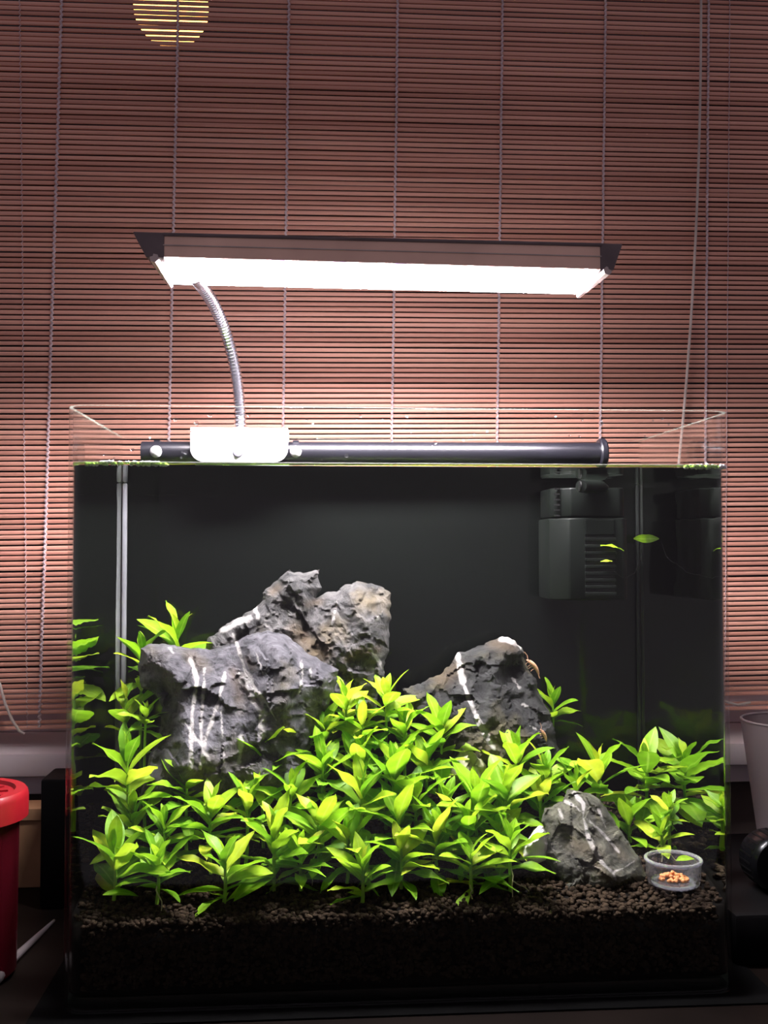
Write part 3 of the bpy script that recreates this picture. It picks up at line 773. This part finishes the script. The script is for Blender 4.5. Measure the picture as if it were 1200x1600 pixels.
chamfer_box(fl+.0015, fr_-.001, YF+.002, DT-GT-.002, fzm, fz1-.004, .012).build('pump_head', M_filter, fil, bevel=.0012, smooth=True)
gx0, gx1 = at(914, 850, YF).x, at(960, 850, YF).x
M_vent = simple('vent_black', (.004, .004, .004), .5, .3)
MB().box((gx0, YF-.0006, at(900, 932, YF).z), (gx1, YF+.002, at(900, 838, YF).z)).build('grille_recess', M_vent, fil)
for k in range(9):
    z = at(900, 842+k*10.6, YF).z
    MB().box((gx0-.0005, YF-.0026, z-.0016), (gx1+.0005, YF-.0004, z+.0006)).build('grille_bar', M_filter, fil, bevel=.0004)
MB().box((gx0, YF-.0012, at(900, 836, YF).z), (gx1, YF+.001, at(900, 812, YF).z)).build('grille_panel', M_filter, fil, bevel=.0005)
nz0 = at(908, 760, YF-.008)
MB().tube([nz0+Vector((0, .0, 0)), nz0+Vector((.004, .004, 0)), nz0+Vector((.016, .010, 0)), nz0+Vector((.019, .016, -.001))], [.0042, .0042, .0042, .0042], 12).build('outlet_nozzle', M_filter, fil, smooth=True)
MB().lathe([(.0001, 0), (.0033, 0), (.0033, .001), (.0001, .001)], nz0+Vector((-.0004, -.0004, 0)), 14, Matrix.Rotation(-PI/2, 3, 'Y') @ Matrix.Rotation(0, 3, 'X')).build('outlet_mouth', M_vent, fil)
for k in range(6):
    z = at(900, 764+k*8.5, YF).z
    MB().box((fl+.0030, YF+.0062, z), (fl+.0064, YF+.0090, z+.0010), ).build('slot', M_vent, fil)
MB().tube([at(1000, 848, YF+.02), at(1002, 870, YF+.015), at(992, 895, YF+.005), at(975, 905, YF-.003), at(958, 893, YF-.004)], .00025, 5).build('thread', M_filter, fil)

# ------------------------------------------------------------------ spray bar along the rear rim
YS = DT-GT-.0125
ta, tb = at(222, 707, YS), at(940, 709, YS); rS = 17.2*pxm(YS)
bar = empty('spray_bar', (ta+tb)/2, 'horizontal black pipe inside the rear rim, just above the water', 'pipe')
dd_ = (tb-ta).normalized()
MB().tube([ta+(tb-ta)*k/20 for k in range(21)], rS, 20).build('pipe', M_tube, bar, smooth=True)
Mx = dd_.to_track_quat('Z', 'Y').to_matrix()
MB().lathe([(.004, -.0025), (.0095, -.0025), (.0104, -.0015), (.0104, .0015), (.0095, .0025), (.0060, .0025), (.0055, .001), (.0001, .001)], tb, 28, Mx).build('end_flange', M_tube, bar, smooth=True)
for px in (243, 462):
    c = at(px, 705, YS-.009)
    MB().lathe([(.0001, .0026), (.0018, .0024), (.0036, .0008), (.0040, 0), (.0001, 0)], c+Vector((0, .002, 0)), 18, Matrix.Rotation(PI/2, 3, 'X')).build('cup_button', M_white, bar, smooth=True)
    MB().box((c.x-.002, c.y+.006, c.z+.0062), (c.x+.002, DT-GT-.0006, c.z+.0080)).build('suction_bracket', M_tube, bar)

# ------------------------------------------------------------------ clip lamp
lamp = empty('clip_lamp', at(375, 690, DT), 'slim silver LED bar on a chrome gooseneck clipped to the rear rim', 'lamp')
YN, YE = .050, .087
NL, NR = at(255, 401, YN), at(940, 421, YN)            # near lower edge
TL, TR = at(255, 368, YN+.002), at(940, 385, YN+.002)  # top edge of the front face
FL, FR = at(269, 441, YE), at(903, 457, YE)            # far lower edge
BL, BR = TL+Vector((0, YE-YN+.002, .001)), TR+Vector((0, YE-YN+.002, .001))
ax = (NR-NL).normalized()
# housing: open trough (front face, top, back) with a thin lip round the light
MB().add([NL, NR, TR, TL, BL, BR, FL, FR], [(0,1,2,3), (3,2,5,4), (4,5,7,6), (0,3,4,6), (1,7,5,2), (0,6,7,1)]).build('housing', M_alu, lamp)
g_ = .0009
MB().tube([NL.lerp(TL, .55)+Vector((0, -.0003, 0)), NR.lerp(TR, .55)+Vector((0, -.0003, 0))], .0004, 6).build('groove_line', M_capside, lamp)
MB().tube([TL+Vector((0, -.0002, .0007)), TR+Vector((0, -.0002, .0007))], .0011, 8).build('top_edge', M_cap, lamp)
dn = (NR-NL).cross(FL-NL).normalized()
if dn.z > 0: dn = -dn
def und(u, w, off): return NL.lerp(NR, u).lerp(FL.lerp(FR, u), w)+dn*off
for nm, w0, w1, mt in (('diffuser', .16, .97, M_led),):
    v = [und(.004, w0, .0003), und(.996, w0, .0003), und(.996, w1, .0003), und(.004, w1, .0003), und(.004, w0, .0016), und(.996, w0, .0016), und(.996, w1, .0016), und(.004, w1, .0016)]
    MB().add(v, [(0,3,2,1),(4,5,6,7),(0,1,5,4),(1,2,6,5),(2,3,7,6),(3,0,4,7)]).build(nm, mt, lamp)
tints = [(1, .95, 1), (1, .95, 1), (.35, .3, 1), (1, .95, 1), (1, .2, .3), (1, .95, 1)]
led_m = [emit('led_chip', c, 12) for c in ((1, .96, 1), (.3, .25, 1), (1, .18, .3))]
order = [0, 0, 0, 1, 0, 1, 0, 1, 0, 0, 2, 0, 2, 0]
for k in range(14):
    c = und(.05+.9*k/13, .115, .0004); u_ = ax*.0042; w_ = (FL-NL).normalized()*.0016
    v = [c-u_-w_, c+u_-w_, c+u_+w_, c-u_+w_]; v = v+[p+dn*.0010 for p in v]
    MB().add(v, [(0,3,2,1),(4,5,6,7),(0,1,5,4),(1,2,6,5),(2,3,7,6),(3,0,4,7)]).build('led_chip', led_m[order[k]], lamp)
# wing-shaped end caps
def endcap(s):
    N_, T_, B_, F_ = (NL, TL, BL, FL) if s < 0 else (NR, TR, BR, FR)
    ext = 44*pxm(YN) if s < 0 else 32*pxm(YN)
    a = ax*s; up = Vector((0, 0, .0018))
    v = []; 
    for (p, e0) in ((T_+up+Vector((0, -.0006, 0)), 1), (N_.lerp(T_, .5)+Vector((0, -.0006, 0)), .74), (N_+Vector((0, -.0006, -.0006)), .52), (F_+Vector((0, .0006, -.0012)), .10), (B_+up+Vector((0, .0006, 0)), .55)):
        v += [p-a*.0008, p+a*(ext*e0+.0012)]
    k = 5; f = [tuple(2*i for i in range(k)), tuple(2*i+1 for i in range(k-1, -1, -1))]
    for i in range(k): j = (i+1) % k; f.append((2*i, 2*i+1, 2*j+1, 2*j))
    MB().add(v, f).build('end_cap', M_cap, lamp, bevel=.0008, smooth=True)
    # pale strip along the slanting underside edge
    p0, p1 = N_+a*(ext*.30)+Vector((0, -.0008, -.001)), F_+a*.0006+Vector((0, .0006, -.0022))
    MB().tube([p0, p0.lerp(p1, .5), p1], [.0028, .0024, .0014], 6).build('cap_edge', M_capside, lamp, smooth=True)
endcap(-1); endcap(1)
# gooseneck
gk = [at(376, 684, .150), at(375, 640, .150), at(371, 600, .148), at(364, 560, .143), at(353, 520, .134), at(340, 488, .120), at(326, 462, .104), at(312, 443, .090), at(303, 432, .078)]
def cr(p, t):
    n = len(p)-1; i = min(int(t*n), n-1); u = t*n-i
    a, b, c, d = p[max(i-1, 0)], p[i], p[i+1], p[min(i+2, n)]
    return ((b*2)+(c-a)*u+(a*2-b*5+c*4-d)*u*u+(b*3-a-c*3+d)*u**3)*.5
K = 240; pts = [cr(gk, k/K) for k in range(K+1)]
MB().tube(pts, [(.0040 if k % 4 < 2 else .0034) for k in range(K+1)], 14).build('gooseneck', M_chrome, lamp, smooth=True)
MB().tube([at(376, 686, .150), at(376, 668, .150)], [.0052, .0048], 16).build('neck_collar', M_white, lamp, smooth=True)
# clamp: saddle over the rear rim, front plate with rounded lower corners
YC = YS-rS-.0045
cl, crr, ct, cb = at(297, 690, YC).x, at(450, 690, YC).x, at(373, 677, YC).z, at(373, 722, YC).z
ct = max(ct, HT+.0012); rr = .009
pl = [(cl, ct), (cl, cb+rr)]+[(cl+rr-rr*math.cos(a), cb+rr-rr*math.sin(a)) for a in [PI/2*q/6 for q in range(1, 7)]]+[(crr-rr+rr*math.sin(a), cb+rr-rr*math.cos(a)) for a in [PI/2*q/6 for q in range(0, 7)]]+[(crr, ct)]
MB().prism(pl, YC, YC+.003).build('clamp_plate', M_white, lamp, bevel=.0006, smooth=True)
MB().box((cl, YC, ct), (crr, DT+.008, ct+.003)).build('clamp_bridge', M_white, lamp, bevel=.0008, smooth=True)
MB().box((cl, DT+.005, ct-.03), (crr, DT+.008, ct)).build('clamp_back', M_white, lamp, bevel=.0006, smooth=True)
c = at(372, 706, YC)
MB().lathe([(.0001, .0022), (.0030, .0020), (.0036, .0008), (.0036, 0), (.0001, 0)], c, 16, Matrix.Rotation(PI/2, 3, 'X')).build('clamp_screw', M_screw, lamp, smooth=True)

# ------------------------------------------------------------------ glass feeding dish with food
dc = DISH + Vector((0, 0, .0004)); md = pxm(YD); rD = 43*md; hD = 40*md
dish = empty('feeding_dish', dc, 'small round clear glass feeding dish on the soil at the right', 'dish')
MB().lathe([(.0001, 0), (rD*.78, 0), (rD*.92, .0015), (rD*.97, .005), (rD, hD-.001), (rD*1.0, hD), (rD*.95, hD), (rD*.92, hD-.0015), (rD*.89, .005), (rD*.8, .0028), (.0001, .0024)], dc, 40).build('glass_bowl', M_dish, dish, smooth=True)
M_ring = thin_glass('ring_glass', (.9, .9, 1), .15, .6, 1.5, .12, haze=.14)
MB().lathe([(rD*.985+.0011*math.cos(2*PI*q/8), hD+.0011*math.sin(2*PI*q/8)) for q in range(9)], dc, 40).build('rim', M_ring, dish, smooth=True)
MB().lathe([(rD*.72+.0012*math.cos(2*PI*q/8), .0012+.0010*math.sin(2*PI*q/8)) for q in range(9)], dc, 40).build('foot_ring', M_ring, dish, smooth=True)
fd = MB()
for k in range(70):
    a, q = random.uniform(0, 2*PI), random.random()**.6*rD*.5; r_ = random.uniform(.0007, .0014)
    z = .0036+max(0, (1-q/(rD*.5)))*random.random()*.004
    c = dc+Vector((q*math.cos(a), q*math.sin(a), z))
    fd.lathe([(max(1e-5, r_*math.sin(PI*t/5)), -r_*math.cos(PI*t/5)) for t in range(6)], c, 7)
tag(fd.build('food_granules', M_food, None, smooth=True), 'small heap of orange food granules in the glass dish', 'food', kind='stuff')
loose_leaf(1056, 1345, YD, 34, .2, .4, -.15, 'curved loose leaf lying in the glass dish')

# ------------------------------------------------------------------ shrimps
def shrimp(px, py, Y, L, ang, label):
    c = at(px, py, Y); s = L*pxm(Y)
    e = empty('shrimp', c, label, 'shrimp', 'shrimps on the dark pointed stone')
    M = Matrix.Translation(c) @ Matrix.Rotation(ang, 4, 'Y')
    prof = [(-.5, .02), (-.42, .06), (-.3, .095), (-.12, .105), (.02, .10), (.15, .09), (.27, .075), (.37, .055), (.44, .035)]
    pts = [M @ Vector((x*s, 0, (.10-.55*(x-.05)**2)*s)) for x, r in prof]
    MB().tube(pts, [r*s for x, r in prof], 10).build('body', M_shrimp, e, smooth=True)
    t = MB()
    for k in (-1, 0, 1):
        t.add([M @ Vector(p) for p in ((.42*s, -.01*s, .02*s), (.62*s, k*.09*s-.03*s, -.04*s), (.62*s, k*.09*s+.03*s, -.06*s), (.42*s, .01*s, -.01*s), (.5*s, k*.05*s, .0*s))], [(0, 1, 4), (1, 2, 4), (2, 3, 4), (3, 0, 4)])
    t.build('tail_fan', M_shrimp, e)
    for k in range(4):
        x = -.3+k*.13
        MB().tube([M @ Vector((x*s, .04*s*(-1)**k, .0)), M @ Vector(((x-.05)*s, .09*s*(-1)**k, -.12*s)), M @ Vector(((x-.02)*s, .07*s*(-1)**k, -.22*s))], .010*s, 5).build('leg', M_shrimp, e)
    for k in (-1, 1):
        MB().tube([M @ Vector((-.46*s, .02*k*s, .0)), M @ Vector((-.65*s, .06*k*s, .1*s)), M @ Vector((-.88*s, .12*k*s, .08*s))], .008*s, 5).build('antenna', M_shrimp, e)
        MB().lathe([(max(1e-5, .022*s*math.sin(PI*t/5)), -.022*s*math.cos(PI*t/5)) for t in range(6)], M @ Vector((-.42*s, .06*k*s, .03*s)), 8).build('eye', M_black, e, smooth=True)
shrimp(833, 1043, .112, 32, R(55), 'small tan shrimp clinging to the right edge of the dark pointed stone')
shrimp(849, 1150, .098, 24, R(70), 'small brown shrimp low on the right flank of the dark pointed stone')

# ------------------------------------------------------------------ things around the tank
jc = at(-58, 1246, .055); mj = pxm(.055); rJ = 94*mj
jar = empty('screw_jar', (jc.x, jc.y, 0), 'dark red jar with a bright red screw lid left of the aquarium', 'jar')
zt = jc.z+.004
lz0 = at(20, 1302, .02).z
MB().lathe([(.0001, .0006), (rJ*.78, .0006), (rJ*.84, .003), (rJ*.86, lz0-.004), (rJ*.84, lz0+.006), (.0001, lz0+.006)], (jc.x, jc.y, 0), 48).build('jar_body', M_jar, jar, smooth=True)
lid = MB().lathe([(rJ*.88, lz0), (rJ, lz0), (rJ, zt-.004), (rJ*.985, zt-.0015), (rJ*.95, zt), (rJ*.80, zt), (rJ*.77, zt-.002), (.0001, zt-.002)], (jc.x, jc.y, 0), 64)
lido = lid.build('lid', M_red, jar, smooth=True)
for k in range(3):
    a = -.25+k*.5; c = Vector((jc.x+rJ*.45*math.cos(a), jc.y+rJ*.45*math.sin(a), zt-.0018))
    MB().box((-.008, -.0012, 0), (.008, .0012, .0008), Matrix.Translation(c) @ Matrix.Rotation(a, 4, 'Z')).build('lid_relief', M_red, lido)

bx = at(63, 1216, .16).x; bz = at(80, 1217, .16).z
bo = MB().box((bx, .16, .0003), (-WT/2-.010, .196, bz)).build('plastic_box', M_black, bevel=.002, smooth=True)
tag(bo, 'upright black plastic box between the red-lidded jar and the aquarium', 'box')
cx0, cx1, cz1 = at(18, 1260, .205).x, at(66, 1260, .205).x, at(40, 1264, .205).z
cbx = empty('cardboard_box', ((cx0+cx1)/2, .217, 0), 'small brown cardboard box behind the red-lidded jar', 'box')
MB().box((cx0-.03, .205, .0003), (cx1, .228, cz1)).build('carton', M_card, cbx, bevel=.0008)
MB().box((cx0-.0305, .2035, cz1-.008), (cx1+.0005, .2295, cz1+.0006)).build('lid_flap', M_card, cbx, bevel=.0006)
# pipette lying on the table
tp, bl_ = at(84, 1438, .118), at(-12, 1528, .030)
tp = Vector((tp.x, tp.y, .0022)); bl_ = Vector((bl_.x, bl_.y, .0058))
# the two ends sit on the table where the photograph's rays meet it
def on_table(px, py, z):
    d = FW + RT*((px-600)/FPX) + UP*((800-py)/FPX); return CAM + d*((z-CAM.z)/d.z)
tp, bl_ = on_table(84, 1438, .0018), on_table(-16, 1532, .0052)
pip = empty('pipette', tp.lerp(bl_, .5), 'translucent plastic pipette lying on the table in the bottom left corner', 'pipette')
d_ = bl_-tp
MB().tube([tp, tp+d_*.3, tp+d_*.62, tp+d_*.76], [.0009, .0017, .0023, .0027], 12).build('tip', M_frost, pip, smooth=True)
MB().tube([tp+d_*.76, tp+d_*.80, tp+d_*.84, tp+d_*1.0, tp+d_*1.2], [.0027, .0045, .0048, .0048, .0044], 14).build('bulb', M_frost, pip, smooth=True)

# right: low black tray, frosted tumbler and a black cap
TH = .030
tx0 = WT/2+.012
tr_ = MB().box((tx0, .035, .0003), (tx0+.16, .2, TH)).build('storage_case', M_black, bevel=.003, smooth=True)
tag(tr_, 'low black case on the table right of the aquarium', 'box')
YT = .165; tcx = at(1163, 1130, YT).x; mt_ = pxm(YT); rT = 78*mt_; tz1 = at(1240, 1126, YT).z
tum = empty('tumbler', (tcx+rT, YT, TH), 'frosted translucent plastic tumbler standing on the black case', 'cup')
rb = rT-(1188-1163)*mt_
MB().lathe([(.0001, TH+.0004), (rb-.002, TH+.0004), (rb, TH+.002), (rT, tz1), (rT-.0012, tz1), (rb-.0014, TH+.003), (.0001, TH+.002)], (tcx+rT, YT, 0), 48).build('cup_wall', M_frost, tum, smooth=True)
MB().lathe([(rT-.0006+.001*math.cos(2*PI*q/8), tz1+.001*math.sin(2*PI*q/8)) for q in range(9)], (tcx+rT, YT, 0), 48).build('cup_rim', M_frost, tum, smooth=True)
YK = .07; rk = 45*pxm(YK); kc = at(1214, 1354, YK); kc = Vector((kc.x, YK, TH+rk+.0003))
cap = empty('bottle_cap', (kc.x, kc.y, TH), 'glossy round black cap lying on edge in front of the tumbler', 'cap')
MB().lathe([(.0001, .004), (rk*.55, .004), (rk*.6, .0055), (rk*.88, .0055), (rk, .003), (rk, -.016), (rk*.95, -.018), (.0001, -.018)], kc, 40, Matrix.Rotation(PI/2, 3, 'X')).build('shell', simple('glossy_black', (.003, .003, .0035), .2, .25), cap, smooth=True)
for k in range(24):
    a = 2*PI*k/24; c = kc+Vector((rk*math.cos(a), .006, rk*math.sin(a)))
    MB().box((-.0006, -.007, -.0003), (.0006, .009, .0003), Matrix.Translation(c) @ Matrix.Rotation(-a+PI/2, 4, 'Y')).build('grip_rib', M_black, cap)
